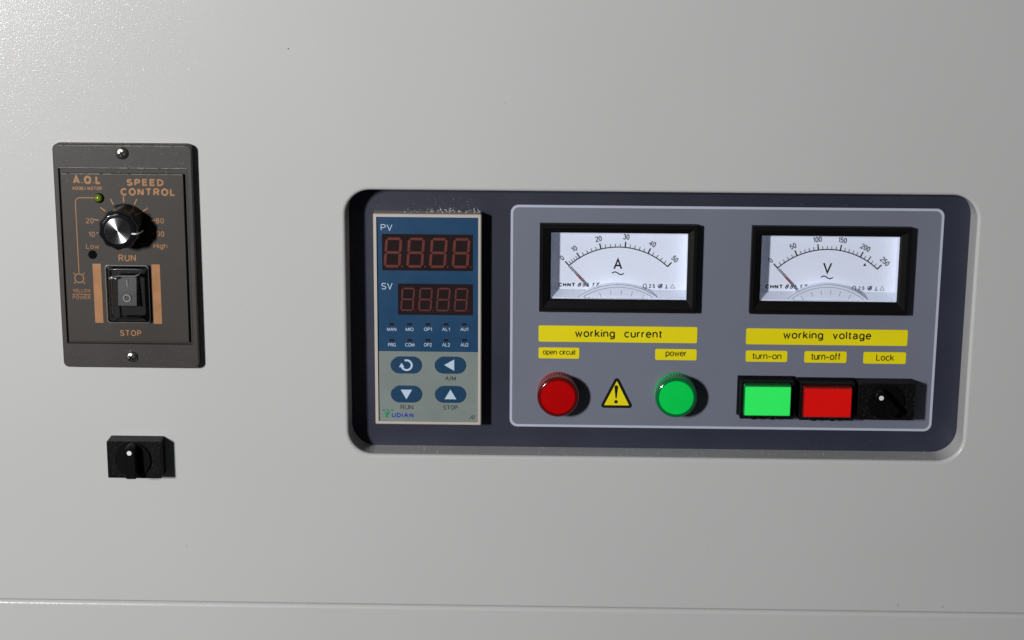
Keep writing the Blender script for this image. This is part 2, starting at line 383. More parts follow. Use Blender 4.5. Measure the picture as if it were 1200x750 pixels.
def sheet_with_holes(mb_name, outer, holes, h, m, extra=None, kind=None, parent=None, o=(0, 0, 0)):
    bm = bmesh.new()
    edges = []; rings = []
    for lp in [outer]+holes:
        vs = [bm.verts.new(((x-o[0])*MM, -(h-o[2])*MM, (z-o[1])*MM)) for x, z in lp]
        rings.append(vs)
        edges += [bm.edges.new((vs[i], vs[(i+1) % len(vs)])) for i in range(len(vs))]
    bmesh.ops.triangle_fill(bm, use_beauty=True, use_dissolve=False, edges=edges, normal=(0, -1, 0))
    if extra: extra(bm, rings)
    for f in bm.faces: f.smooth = True
    me = bpy.data.meshes.new(mb_name); bm.to_mesh(me); bm.free()
    crisp(me, 50, 60e-6)
    me.materials.append(MT[m]); ob = bpy.data.objects.new(mb_name, me); col.objects.link(ob)
    if kind: ob['kind'] = kind
    if parent: ob.parent = parent
    return ob

def wall_extra(bm, rings):
    prev = rings[1]
    for k in range(1, 10):
        a = math.pi/2*min(k, 7)/7
        d = LIP*math.sin(a); h = -LIP*(1-math.cos(a))
        if k == 8: h = -LIP-.15
        if k == 9: h = FLOOR-.5
        lp = [bm.verts.new((x*MM, -h*MM, z*MM)) for x, z in rrect(ox0+d, oz0+d, ox1-d, oz1-d, RO-d, 12)]
        n = len(lp)
        for i in range(n): bm.faces.new((prev[i], prev[(i+1) % n], lp[(i+1) % n], lp[i]))
        prev = lp
    # folded lower edge of the upper sheet
    prev = [(rings[0][0]), (rings[0][1])]
    for k in range(1, 6):
        a = math.pi/2*min(k, 4)/4; d = .5*math.sin(a); h = -.5*(1-math.cos(a)) if k < 5 else -20
        lp = [bm.verts.new((x*MM, -h*MM, (SEAM+.5-d)*MM)) for x in (XL, XR)]
        bm.faces.new((prev[0], prev[1], lp[1], lp[0])); prev = lp
wall = sheet_with_holes('cabinet_front_wall', [(XL, SEAM+.5), (XR, SEAM+.5), (XR, ZT), (XL, ZT)], [rrect(ox0, oz0, ox1, oz1, RO, 12)], 0, 'paint', wall_extra, 'structure')
wall['label'] = 'pale grey powder coated front sheet of the machine cabinet'
low = MB()
LZ = SEAM-.55
lp = []
for k in range(8):
    a = math.pi/2*k/7; r = 2.0
    lp.append((LZ-r*(1-math.sin(math.pi/2-a)) if False else LZ-r+r*math.cos(a), -r+r*math.sin(a)))
prof = [(LZ, -20)]+lp+[(ZB, 0)]
ids = [[low.pt(x, z, h+.0) for z, h in prof] for x in [XL+(XR-XL)*i/60 for i in range(61)]]
for a, b in zip(ids, ids[1:]):
    for i in range(len(prof)-1): low.f.append((a[i], a[i+1], b[i+1], b[i]))
lw = low.build('cabinet_lower_wall', 'paint', smooth=60); lw['kind'] = 'structure'; lw['label'] = 'pale grey lower sheet of the cabinet below the seam'
bk = MB(); bk.slab(XL, ZB, XR, SEAM+60, -23, -20.5); b = bk.build('wall_inner_frame', 'groove'); b['kind'] = 'structure'

# small paint specks on the front sheet
sp_ = MB()
for i in range(60):
    x, z = at(random.uniform(5, 1195), random.uniform(5, 745), 0)
    if ox0-4 < x < ox1+4 and oz0-4 < z < oz1+4: continue
    if x < at(245, 300, 0)[0] and at(250, 570, 0)[1] < z < at(60, 160, 0)[1] and x > at(55, 200, 0)[0]: continue
    r = random.uniform(.10, .26); k = 6
    sp_.loft([(circ(x, z, r, k), -.05), (circ(x, z, r*.7, k), r*.35), (circ(x, z, r*.2, k), r*.5)])
o = sp_.build('paint_specks', 'fleck'); o['kind'] = 'stuff'; o['label'] = 'tiny raised paint nibs scattered over the grey front sheet'

ch_ = MB()
for px_, py_, r in ((338, 57, .42), (218.5, 640, .3), (1052, 709, .35), (1105, 711, .3), (592, 121, .2), (830, 640, .2)):
    x, z = at(px_, py_, 0); k = 7
    ch_.flat([(x+r*random.uniform(.5, 1)*math.cos(2*math.pi*i/k), z+r*random.uniform(.4, .9)*math.sin(2*math.pi*i/k)) for i in range(k)], .03)
o = ch_.build('paint_chips', 'groove', smooth=0); o['kind'] = 'stuff'; o['label'] = 'tiny dark chips in the grey paint of the front sheet'

# ------------------------------------------------------------------ recessed control panel
cx, cz = (ox0+ox1)/2, (oz0+oz1)/2
P = Thing('control_panel', 'dark navy recessed control panel with grey framed field and yellow labels', 'control panel', cx, cz, FLOOR)
fx0, fz1 = at(598.6, 240.5, FLOOR); fx1, fz0 = at(1091, 506, FLOOR)
fx0 = (at(598.6, 250, FLOOR)[0]+at(597.2, 490, FLOOR)[0])/2; fx1 = (at(1106.8, 255, FLOOR)[0]+at(1091.3, 498, FLOOR)[0])/2
fz1 = (at(620, 240, FLOOR)[1]+at(1095, 244.5, FLOOR)[1])/2; fz0 = (at(620, 498.5, FLOOR)[1]+at(1080, 506.5, FLOOR)[1])/2
# meter geometry first (their windows go through the panel)
MH = FLOOR+4.6           # bezel front
def meter_dims(outer, win):
    ax0, az0, ax1, az1 = rect(*outer, MH)
    return (ax0, az0, ax1, az1), rect(*win, MH-0.8)
M1o, M1w = meter_dims((632.6, 263.0, 815.6, 367.6), (645.9, 272.6, 804.4, 352.0))
M2o, M2w = meter_dims((882.2, 265.9, 1063.8, 370.2), (893.2, 276.3, 1050.9, 354.6))
wd = (M1o[2]-M1o[0]+M2o[2]-M2o[0])/2; print('meter sizes', M1o[2]-M1o[0], M2o[2]-M2o[0], M1o[3]-M1o[1], M2o[3]-M2o[1])
holes = [[(a+1, b+1), (c-1, b+1), (c-1, d-1), (a+1, d-1)] for a, b, c, d in (M1o, M2o)]
outer = rrect(ox0+LIP-1, oz0+LIP-1, ox1-LIP+1, oz1-LIP+1, RO-LIP, 10)
sheet_with_holes('panel_film', outer, holes, FLOOR, 'navy', parent=P.e, o=P.o)
sheet_with_holes('grey_field', rrect(fx0+.3, fz0+.3, fx1-.3, fz1-.3, 3.2, 8), holes, FLOOR+.05, 'slate', parent=P.e, o=P.o)
br = P.mb(); A = rrect(fx0, fz0, fx1, fz1, 3.5, 8); B = rrect(fx0+1.1, fz0+1.1, fx1-1.1, fz1-1.1, 2.6, 8)
br.loft([(A, FLOOR+.0), (A, FLOOR+.12), (B, FLOOR+.12), (B, FLOOR+.0)], cap1=False).build('border_line', 'border', P.e)

def label_strip(box, txt, tbox, w=.13, ink='ink', gap=.22):
    x0, z0, x1, z1 = rect(*box, FLOOR)
    s = P.mb().slab(x0, z0, x1, z1, FLOOR+.02, FLOOR+.22, r=.7, bev=.05).build('label_strip', 'yellow', P.e)
    s['label'] = 'yellow label strip reading ' + txt
    l = add_text(P.mb(), txt, rect(*tbox, FLOOR+.25), FLOOR+.27, w, 0, gap).build('lettering', ink, s, smooth=0, recalc=False)
label_strip((631.3, 381.2, 816.8, 402.2), 'working  current', (673.9, 385.4, 775.9, 398.4), .18, gap=.26)
label_strip((631.2, 406.9, 678.8, 420.3), 'open circuit', (636.2, 408.9, 674.7, 417.5), .155, 'umber_ink', .18)
label_strip((768, 408.7, 816.2, 422.2), 'power', (780, 411.8, 804.5, 419.6), .155, 'umber_ink', .18)
label_strip((874.7, 384.6, 1063, 405.4), 'working  voltage', (918, 387.4, 1020.7, 400.2), .18, gap=.26)
label_strip((874.2, 410.6, 922.3, 424.2), 'turn-on', (881.7, 413.6, 915.6, 421.3), .155, 'umber_ink', .18)
label_strip((943, 411.4, 991.7, 425.3), 'turn-off', (950.5, 413.2, 984.9, 422.2), .155, 'umber_ink', .18)
label_strip((1012.1, 412.3, 1061.2, 426.5), 'Lock', (1027, 414.8, 1047.6, 422.9), .155, 'umber_ink', .18)

# warning triangle
ap = at(723, 439.3, FLOOR); bl = at(702.6, 477.6, FLOOR); brr = at(742.3, 478.2, FLOOR)
zb = (bl[1]+brr[1])/2; tri = [(ap[0], ap[1]), (bl[0], zb), (brr[0], zb)]
def round_poly(pts, r, n=5):
    out = []
    m = len(pts)
    for i in range(m):
        p, a, b = Vector(pts[i]), Vector(pts[i-1]), Vector(pts[(i+1) % m])
        da, db = (a-p).normalized(), (b-p).normalized(); half = math.acos(max(-1, min(1, da.dot(db))))/2
        t = r/math.tan(half); s0 = p+da*t; s1 = p+db*t; c = p+(da+db).normalized()*(r/math.sin(half))
        a0 = math.atan2(s0.y-c.y, s0.x-c.x); a1 = math.atan2(s1.y-c.y, s1.x-c.x)
        d = (a1-a0+math.pi) % (2*math.pi)-math.pi
        out += [(c.x+r*math.cos(a0+d*k/n), c.y+r*math.sin(a0+d*k/n)) for k in range(n+1)]
    return out
def inset_tri(pts, d):
    c = Vector((sum(p[0] for p in pts)/3, sum(p[1] for p in pts)/3)); a, b_, c_ = [Vector(p) for p in pts]
    area = abs((b_-a).cross(c_-a))/2; per = (a-b_).length+(b_-c_).length+(c_-a).length; rin = 2*area/per
    la, lb, lc = (b_-c_).length, (a-c_).length, (a-b_).length
    inc = (a*la+b_*lb+c_*lc)/per
    return [tuple(inc+(Vector(p)-inc)*(1-d/rin)) for p in pts]
sg = P.mb().loft([(round_poly(tri, 1.2), FLOOR+.02), (round_poly(tri, 1.2), FLOOR+.2)]).build('warning_sign', 'ink', P.e)
P.mb().loft([(round_poly(inset_tri(tri, 1.25), .15), FLOOR+.15), (round_poly(inset_tri(tri, 1.25), .15), FLOOR+.24)]).build('yellow_field', 'yellow', sg)
ex, ez = at(722.2, 453, FLOOR); e2 = at(722.0, 466.5, FLOOR)[1]; e3 = at(722.0, 470.6, FLOOR)[1]
em = P.mb()
em.flat([(ex+.28, e2), (ex+.85, ez), (ex+.6, ez+.5), (ex, ez+.7), (ex-.6, ez+.5), (ex-.85, ez), (ex-.28, e2)], FLOOR+.28)
em.flat(circ(ex, e3, .82, 20), FLOOR+.28)
em.build('exclamation_mark', 'ink', sg, smooth=0)

# ------------------------------------------------------------------ temperature controller
CH = FLOOR+7.5
x0, z0, x1, z1 = rect(437.1, 250.4, 563.7, 498.4, CH)
T = Thing('temperature_controller', 'upright digital temperature controller with blue face and red segment displays', 'temperature controller', (x0+x1)/2, (z0+z1)/2, FLOOR)
w = T.mb(); R0 = rrect(x0, z0, x1, z1, .5, 3); R1 = rrect(x0+.35, z0+.35, x1-.35, z1-.35, .3, 3); bw = 1.35; R2 = rrect(x0+bw, z0+bw, x1-bw, z1-bw, .2, 3)
w.loft([(R0, FLOOR+.02), (R0, CH-.35), (R1, CH), (R2, CH), (R2, CH-1.2)], cap1=True)
w.build('housing', 'beige', T.e)
xb0, zb0, xb1, zb1 = x0+bw, z0+bw, x1-bw, z1-bw
FH = CH-.75
zsplit = at(500, 412, FH)[1]
fa = T.mb().slab(xb0+.05, zsplit, xb1-.05, zb1-.05, FH-.4, FH, bev=.03).build('blue_face_plate', 'blue', T.e)
fb = T.mb().slab(xb0+.05, zb0+.05, xb1-.05, zsplit-.02, FH-.4, FH, bev=.03).build('grey_face_plate', 'olive', T.e)
ptext(T, 'PV', (446.1, 262.7, 459.8, 270.3), FH+.04, 'symbol', fa)
ptext(T, 'SV', (447, 331.4, 460, 339.3), FH+.04, 'symbol', fa)

def seg_digit(t, bx, wid, slant, th, h, parent, m):
    """seven segments and a dot; bx = (x_left_bottom, z_bottom, height)"""
    xb, zz, H = bx
    g = t.mb()
    def q(u, v): return (xb+u+slant*v/H, zz+v)
    W = wid; gp = th*.14; t2 = th/2
    def hs(v):
        a, b = t2+gp, W-t2-gp
        g.flat([q(a-t2*.0, v), q(a+t2, v+t2), q(b-t2, v+t2), q(b, v), q(b-t2, v-t2), q(a+t2, v-t2)], h)
    def vs(u, v0, v1):
        a, b = v0+gp, v1-gp
        g.flat([q(u, a), q(u+t2, a+t2), q(u+t2, b-t2), q(u, b), q(u-t2, b-t2), q(u-t2, a+t2)], h)
    m1 = t2; m3 = H-t2; m2 = H/2
    hs(m1); hs(m2); hs(m3)
    vs(t2, m1, m2); vs(t2, m2, m3); vs(W-t2, m1, m2); vs(W-t2, m2, m3)
    g.flat([(a, b) for a, b in circ(q(W+th*.75, m1)[0], zz+m1*.9, th*.34, 10)], h)
    return g.build('digit', m, parent, smooth=0)
for (box, dx, dy0, dy1, pitch, wd_, m, th) in (
        ((447.5, 274.0, 554.2, 317.8), 449.4, 278.6, 313.8, 26.55, 19.8, 'segment', 1.15),
        ((466.2, 332.2, 554.2, 369.7), 469.0, 337.2, 364.6, 20.85, 15.6, 'segment_dim', .72)):
    rx = rect(*box, FH)
    wn = T.mb().slab(*rx, FH-.2, FH+.05).build('display_window', 'window', T.e)
    zt = at(500, dy0, FH)[1]; zb_ = at(500, dy1, FH)[1]; H = zt-zb_
    k = at(501, 300, FH)[0]-at(500, 300, FH)[0]
    for i in range(4):
        xl = at(dx+pitch*i, (dy1), FH)[0]
        seg_digit(T, (xl, zb_, H), wd_*k, H*.075, th, FH+.09, wn, m)
for row, (yy, ty, names, xs) in enumerate(((380.0, 385.9, ['MAN', 'MIO', 'OP1', 'AL1', 'AU1'], [459, 480, 501.4, 522.6, 544]),
                                           (398.6, 404.1, ['PRG', 'COM', 'OP2', 'AL2', 'AU2'], [459.4, 480.2, 501.4, 522.8, 544.2]))):
    for nm, xx in zip(names, xs):
        a, b = at(xx, yy, FH)
        T.mb().slab(a-1.05, b-.5, a+1.05, b+.5, FH-.2, FH+.04, r=.15).build('indicator_window', 'window', T.e)
        hw = 5.4 if nm in ('COM', 'MAN') else 4.6
        ptext(T, nm, (xx-hw, ty-2.1, xx+hw, ty+2.1), FH+.04, 'symbol', fa, .15)
keys = []
for (bx_, by_, sym) in ((476, 427.7, 'cycle'), (527.7, 427.9, 'left'), (476.3, 461.7, 'down'), (527.9, 462.1, 'up')):
    a, b = at(bx_, by_, FH); hw, hh = 7.05, 3.95
    kb = T.mb().slab(a-hw, b-hh, a+hw, b+hh, FH-.1, FH+.28, r=3.94, bev=.2).build('key', 'button_blue', T.e)
    hS = FH+.33; g = T.mb()
    if sym == 'cycle':
        pts = []
        for i in range(29):
            an = math.radians(112-270*i/28); pts.append((a+2.3*math.cos(an)+.2, b+2.3*math.sin(an)*.98))
        g.ribbon(pts, .85, hS)
        e = pts[-1]; g.flat([(e[0]-1.25, e[1]-.1), (e[0]+1.15, e[1]-.1), (e[0]-.1, e[1]+1.9)], hS+.01)
    elif sym == 'left': g.flat([(a-2.75, b+.1), (a+1.75, b-2.5), (a+1.75, b+2.65)], hS)
    elif sym == 'down': g.flat([(a, b-2.35), (a+2.55, b+2.1), (a-2.55, b+2.1)], hS)
    else: g.flat([(a-2.65, b-2.2), (a+2.65, b-2.2), (a, b+2.3)], hS)
    g.build('key_symbol', 'symbol', kb, smooth=0)
ptext(T, 'A/M', (521.6, 440.6, 534.2, 446.4), FH+.04, 'grey_ink', fb, .16)
ptext(T, 'RUN', (469.2, 474.3, 484.2, 479.9), FH+.04, 'grey_ink', fb, .16)
ptext(T, 'STOP', (519.3, 474.8, 536.5, 480.4), FH+.04, 'grey_ink', fb, .16)
ptext(T, 'AI', (549.6, 486, 557, 491.8), FH+.04, 'grey_ink', fb, .13, .35)
ptext(T, 'UDIAN', (459, 483.7, 484.4, 489.4), FH+.04, 'logo_blue', fb, .27, 0, .38)
g = T.mb()
for a0, a1 in ((448.0, 450.9), (453.0, 455.9), (458.1, 461.3)):
    g.slab(*rect(a0, 479.6, a1, 481.4, FH), FH, FH+.05)
lx0, lz0 = at(454.2, 489.6, FH); s = .385
g.ribbon([(lx0+(-3)*s, lz0+7*s), (lx0+(-.5)*s, lz0+4.6*s), (lx0+2.6*s, lz0+7.2*s)], 1.0, FH+.05)
g.ribbon([(lx0-.2*s, lz0+4.8*s), (lx0-1.5*s, lz0+.8*s)], 1.15, FH+.06)
g.build('logo_mark', 'logo_green', fb, smooth=0)
T.mb().slab(x0+4, z0-.0, x0+11, z0+.02, CH-3, CH-2).build('clip', 'beige', T.e)

# ------------------------------------------------------------------ panel meters
def meter(O, W, label, unit, arc_px, majors, fracs, minor_n, texts, extra=None, needle_px=None):
    ax0, az0, ax1, az1 = O; wx0, wz0, wx1, wz1 = W
    t = Thing('panel_meter', label, 'panel meter', (ax0+ax1)/2, (az0+az1)/2, FLOOR, 'pair of black framed analogue panel meters')
    DH = MH-7.6            # dial card
    # bezel: outer side, small chamfer, flat front, step down, sloping inner side
    f = t.mb()
    R = lambda d, r=0.3: rrect(ax0+d, az0+d, ax1-d, az1-d, r, 2)
    def Wr(d): return rrect(wx0-d, wz0-d, wx1+d, wz1+d, .3, 2)
    f.loft([(R(0), FLOOR-.5), (R(0), MH-.35), (R(.35), MH), (R(1.6), MH), (R(1.75), MH-.3), (Wr(.9), MH-.85), (Wr(0), MH-1.3), (Wr(0), DH-.3)], cap1=False)
    f.build('bezel', 'bezel', t.e, smooth=25)
    # inner plastic liner seen through the window
    l = t.mb(); e = .04
    l.loft([(rrect(wx0+e, wz0+e, wx1-e, wz1-e, .25, 2), MH-1.9), (rrect(wx0+e, wz0+e, wx1-e, wz1-e, .25, 2), DH-.2)], cap1=False)
    l.build('inner_liner', 'inner', t.e)
    dial = t.mb().slab(wx0-1, wz0-1, wx1+1, wz1+1, DH-.6, DH).build('dial', 'dial', t.e)
    # clear window
    t.mb().slab(wx0+.06, wz0+.06, wx1-.06, wz1-.06, MH-1.8, MH-1.5).build('window', 'glass', t.e)
    # scale arc through three measured points
    p0 = Vector(at(*arc_px[0], DH)); p1 = Vector(at(*arc_px[1], DH)); p2 = Vector(at(*arc_px[2], DH))
    zc_ = (p0.y+p2.y)/2; xc = (p0.x+p2.x)/2; hc = (p2.x-p0.x)/2; sg_ = p1.y-zc_
    Rr = (hc*hc+sg_*sg_)/(2*sg_); oc = p1.y-Rr; th = math.asin(hc/Rr)
    h = DH+.05; g = t.mb()
    P_ = lambda a, r: (xc+r*math.sin(a), oc+r*math.cos(a))
    g.ribbon([P_(-th+2*th*i/64, Rr) for i in range(65)], .46, h)
    angs = [(-th+2*th*fr) for fr in fracs]
    for a in angs: g.line(*P_(a, Rr-.15), *P_(a, Rr+2.6), .58, h+.01)
    for a, b in zip(angs, angs[1:]):
        for k in range(1, minor_n): 
            c = a+(b-a)*k/minor_n; g.line(*P_(c, Rr), *P_(c, Rr+1.55), .28, h+.01)
    if extra: extra(g, P_, Rr, angs, h)
    for a, s_ in zip(angs, majors):
        rr = Rr+4.75
        add_text_rot(g, s_, *P_(a, rr), 2.1, -a, h, .17, 1.0)
    unit_box, tilde_box, brand_box, model_box, no_box, sym_box = texts
    add_text(g, unit, rect(*unit_box, DH), h, .17)
    tb = rect(*tilde_box, DH); g.ribbon([(tb[0]+(tb[2]-tb[0])*i/20, (tb[1]+tb[3])/2+(tb[3]-tb[1])*.36*math.sin(2*math.pi*i/20)) for i in range(21)], .50, h)
    add_text(g, 'CHNT', rect(*brand_box, DH), h, .34, 0, .42)
    add_text(g, '85L17', rect(*model_box, DH), h, .25, .30, .46)
    if no_box: add_text(g, 'NO:153', rect(*no_box, DH), h, .12)
    # approval symbols
    a0, b0, a1, b1 = rect(*sym_box, DH); H = b1-b0; W_ = a1-a0; lw = .32
    c = a0+.065*W_
    g.ribbon([(c-.9, b0+.1), (c-.55, b0+.1), (c-.75, b0+H*.5), (c-.35, b0+H*.92), (c+.35, b0+H*.92), (c+.75, b0+H*.5), (c+.55, b0+.1), (c+.9, b0+.1)], lw, h)
    g.line(c-.6, b0+.12, c+.6, b0+.12, lw, h+.01)
    add_text(g, '2.5', (a0+.19*W_, b0+.05*H, a0+.38*W_, b0+.9*H), h, .19, 0, .36)
    c = a0+.54*W_; g.ribbon(circ(c, b0+H*.45, H*.40, 20), lw, h, closed=True); g.line(c-H*.28, b0+H*.17, c+H*.5, b0+H*.95, lw*1.6, h+.01); g.line(c-H*.1, b0+H*.45, c+H*.35, b0+H*.3, lw, h+.015)
    c = a0+.74*W_; g.line(c-H*.34, b0+.1, c+H*.34, b0+.1, lw, h); g.line(c, b0+.1, c, b0+H*.82, lw, h+.01)
    c = a0+.93*W_; g.ribbon([(c-H*.48, b0+.1), (c+H*.48, b0+.1), (c, b0+H*.9)], lw, h, closed=True)
    g.build('scale_print', 'ink', dial, smooth=0)
    # sloping ledges at the foot of the window, and the milky cover over the coil
    zl = wz0; dz = 2.9
    for (u0, u1, s0, s1) in ((wx0+.1, wx0+15.2, 2.6, 0), (wx1-16.4, wx1-.1, 0, 2.6)):
        q = t.mb()
        A_ = [(u0, zl+.02), (u1, zl+.02), (u1-(.6 if s0 == 0 else 0), zl+dz), (u0+(.6 if s0 == 0 else 0), zl+dz)]
        q.loft([([(u0, zl+.02), (u1, zl+.02), (u1, zl+dz+.2), (u0, zl+dz+.2)], DH+.02), ([(u0, zl+.02), (u1, zl+.02), (u1, zl+dz*.9), (u0, zl+dz*.9)], DH+1.2), ([(u0, zl+.02), (u1, zl+.02), (u1, zl+.5), (u0, zl+.5)], DH+5.0)])
        q.build('ledge', 'inner', t.e, smooth=0)
    ccx = xc; top = at(arc_px[1][0], texts[4][1]-1.6 if texts[4] else 332, DH+2)[1]; half = 18.6; sgt = top-zl
    RC = (half*half+sgt*sgt)/(2*sgt); cc = top-RC
    def arcp(r, n=40):
        z_ = zl+.05; a_ = math.acos(max(-1, min(1, (z_-cc)/r)))
        return [(ccx+r*math.sin(-a_+2*a_*i/n), cc+r*math.cos(-a_+2*a_*i/n)) for i in range(n+1)]
    d = t.mb()
    d.loft([(arcp(RC), DH+.02), (arcp(RC), DH+4.3), (arcp(RC-.25), DH+4.6), (arcp(RC-1.1), DH+4.6), (arcp(RC-1.2), DH+4.45)], cap1=True)
    cv = d.build('coil_cover', 'dome', t.e)
    q = t.mb()
    q.ribbon(arcp(RC-.05)[1:-1], .22, DH+4.65)
    q.ribbon(arcp(RC-1.25)[1:-1], .16, DH+4.65)
    for a in (-28, -17, -7, 3, 13, 24, 34):
        a = math.radians(a); q.line(ccx+math.sin(a)*(RC-2.4), cc+math.cos(a)*(RC-2.4), ccx+math.sin(a)*(RC-4.6), cc+math.cos(a)*(RC-4.6), .2, DH+4.5)
    q.build('cover_ridge', 'dome_dark', cv, smooth=0)
    if no_box: pass
    # needle over the dial, resting on zero
    a = -th-.005; n_ = t.mb(); hn = DH+1.3
    def bar(r0, r1, w0, w1):
        px_, pz_ = math.cos(a), -math.sin(a); A1 = P_(a, r0); B1 = P_(a, r1)
        pl = [(A1[0]-px_*w0, A1[1]-pz_*w0), (A1[0]+px_*w0, A1[1]+pz_*w0), (B1[0]+px_*w1, B1[1]+pz_*w1), (B1[0]-px_*w1, B1[1]-pz_*w1)]
        return [(pl, hn), (pl, hn+.25)]
    n_.loft(bar(RC*.66, Rr+.2, .30, .20), cap0=True)
    ne = n_.build('needle', 'needle_grey', t.e)
    n2 = t.mb(); hn += .04
    n2.loft(bar(Rr*.72, Rr*.85, .31, .28), cap0=True).build('needle_band', 'needle_red', ne)
    # mounting nub at the left of the cover
    q = t.mb(); nx, nz = ccx-half-1.4, zl+.9
    q.loft([([(nx-.1, nz-.8), (nx+1.2, nz-.8), (nx+.8, nz+.5), (nx-.3, nz+2.0)], DH+1.0), ([(nx+.1, nz-.8), (nx+1.0, nz-.8), (nx+.6, nz+.3), (nx-.15, nz+1.6)], DH+1.7)]).build('zero_adjuster', 'dome_dark', t.e)
    return t
meter(M1o, M1w, 'analogue ammeter with a big A on its dial above the working current label', 'A',
      ((666.9, 311.0), (724.3, 289.5), (782.2, 312.6)), ['0', '10', '20', '30', '40', '50'], [0, .124, .336, .56, .78, 1.0], 5,
      ((719, 302.8, 729.2, 316), (717.2, 318.0, 731, 322.4), (654.4, 331.2, 674, 336.0), (676.9, 331.0, 702.4, 336.1), (716, 333.6, 731, 336.4), (753.3, 332.3, 790.7, 338.0)))
def volt_extra(g, P_, Rr, angs, h):
    a = angs[4]+(angs[5]-angs[4])*.4; g.line(*P_(a, Rr-.15), *P_(a, Rr+2.6), .46, h+.012)
    x, z = P_(a-.005, Rr-1.9); g.flat([(x-.75, z-.55), (x+.65, z-.7), (x+.2, z+.8)], h)
meter(M2o, M2w, 'analogue voltmeter with a big V on its dial above the working voltage label', 'V',
      ((911.2, 313.8), (968.6, 292.3), (1028, 315.6)), ['0', '50', '100', '150', '200', '250'], [0, .21, .41, .61, .805, 1.0], 5,
      ((964.6, 307.4, 974.8, 320.4), (962.2, 322.9, 975.8, 327.2), (897.0, 333.4, 917.3, 338.4), (920, 333.2, 945.7, 338.5), None, (998.7, 334.8, 1036.3, 340.4)), volt_extra)

# ------------------------------------------------------------------ pilot lamps
def pilot(px, py, label, lens, rim, side):
    HL = 9.6; x, z = at(px, py, FLOOR+HL)
    t = Thing('pilot_lamp', label, 'pilot lamp', x, z, FLOOR, 'round pilot lamps under the current meter')
    c = t.mb(); n = 96
    def rib(r, k=0.16): return [(x+(r+k*math.cos(i*math.pi))*math.cos(2*math.pi*i/n), z+(r+k*math.cos(i*math.pi))*math.sin(2*math.pi*i/n)) for i in range(n)]
    c.loft([(circ(x, z, 9.35, n), FLOOR+.02), (circ(x, z, 9.35, n), FLOOR+1.4), (rib(9.1), FLOOR+1.6), (rib(9.0), FLOOR+5.2), (circ(x, z, 9.1, n), FLOOR+5.5), (circ(x, z, 9.1, n), FLOOR+6.2)], cap1=True)
    c.build('ribbed_collar', side, t.e, smooth=20)
    r = t.mb(); r.cyl(x, z, [(9.25, FLOOR+6.0), (9.4, FLOOR+6.3), (9.4, FLOOR+7.6), (9.25, FLOOR+8.4), (8.9, FLOOR+9.0), (8.35, FLOOR+9.35), (7.85, FLOOR+9.4), (7.75, FLOOR+9.0)], n=96, cap1=True)
    r.build('lens_rim', rim, t.e)
    l = t.mb(); l.cyl(x, z, [(7.72, FLOOR+8.9), (7.72, FLOOR+9.2), (7.5, FLOOR+9.42), (5.0, FLOOR+9.55), (2.5, FLOOR+9.62), (.6, FLOOR+9.64)], n=64)
    l.build('lens', lens, t.e)
pilot(654.0, 466.0, 'round red pilot lamp under the open circuit label', 'red_lens', 'red_rim', 'red_side')
pilot(792.7, 466.6, 'round green pilot lamp under the power label', 'green_lens', 'green_rim', 'green_side')

# ------------------------------------------------------------------ square push buttons
def push(hx0, hy0, hx1, hy1, lens_px, label, face, side):
    HB = FLOOR+8.2; x0, z0, x1, z1 = rect(hx0, hy0, hx1, hy1, HB)
    t = Thing('push_button', label, 'push button', (x0+x1)/2, (z0+z1)/2, FLOOR, 'rectangular illuminated push buttons')
    lf = HB+3.4; a0, b0, a1, b1 = rect(*lens_px, lf)
    R = lambda p, q, u, v, r=.3: rrect(p, q, u, v, r, 2)
    f = t.mb(); m = 1.0
    f.loft([(R(x0-.8, z0-.2, x1+.8, z1+.8), FLOOR+.02), (R(x0-.8, z0-.2, x1+.8, z1+.8), FLOOR+1.2), (R(x0, z0, x1, z1), FLOOR+2.2), (R(x0, z0, x1, z1), HB-.3), (R(x0+.3, z0+.3, x1-.3, z1-.3), HB),
            (R(a0-.75, b0-.75, a1+.75, b1+.9), HB), (R(a0-.7, b0-.7, a1+.7, b1+.85), HB-3)], cap1=True)
    f.build('housing', 'plastic', t.e, smooth=25)
    s = t.mb(); s.loft([(R(a0-.45, b0-.45, a1+.45, b1+.45, .5), HB-2.8), (R(a0-.35, b0-.35, a1+.35, b1+.35, .5), lf-.4), (R(a0-.15, b0-.15, a1+.15, b1+.15, .4), lf-.05)], cap1=True)
    cap = s.build('key_cap', side, t.e)
    t.mb().slab(a0+.02, b0+.02, a1-.02, b1-.02, lf-.1, lf+.05, r=.4, bev=.05).build('key_face', face, cap)
    for u in (.28, .62):      # retaining clips under the housing
        xx = x0+(x1-x0)*u; t.mb().slab(xx-1, z0-.75, xx+1, z0+.1, FLOOR+3.5, FLOOR+6.5).build('clip', 'plastic', t.e)
    return t
push(868.4, 447.5, 929.8, 491.6, (873.6, 453.2, 925.4, 487.2), 'lit green rectangular push button under the turn-on label', 'green_key', 'green_key_side')
push(938.2, 449.5, 1000.6, 493.2, (943.2, 455.4, 996.6, 488.9), 'red rectangular push button under the turn-off label', 'red_key', 'red_key_side')

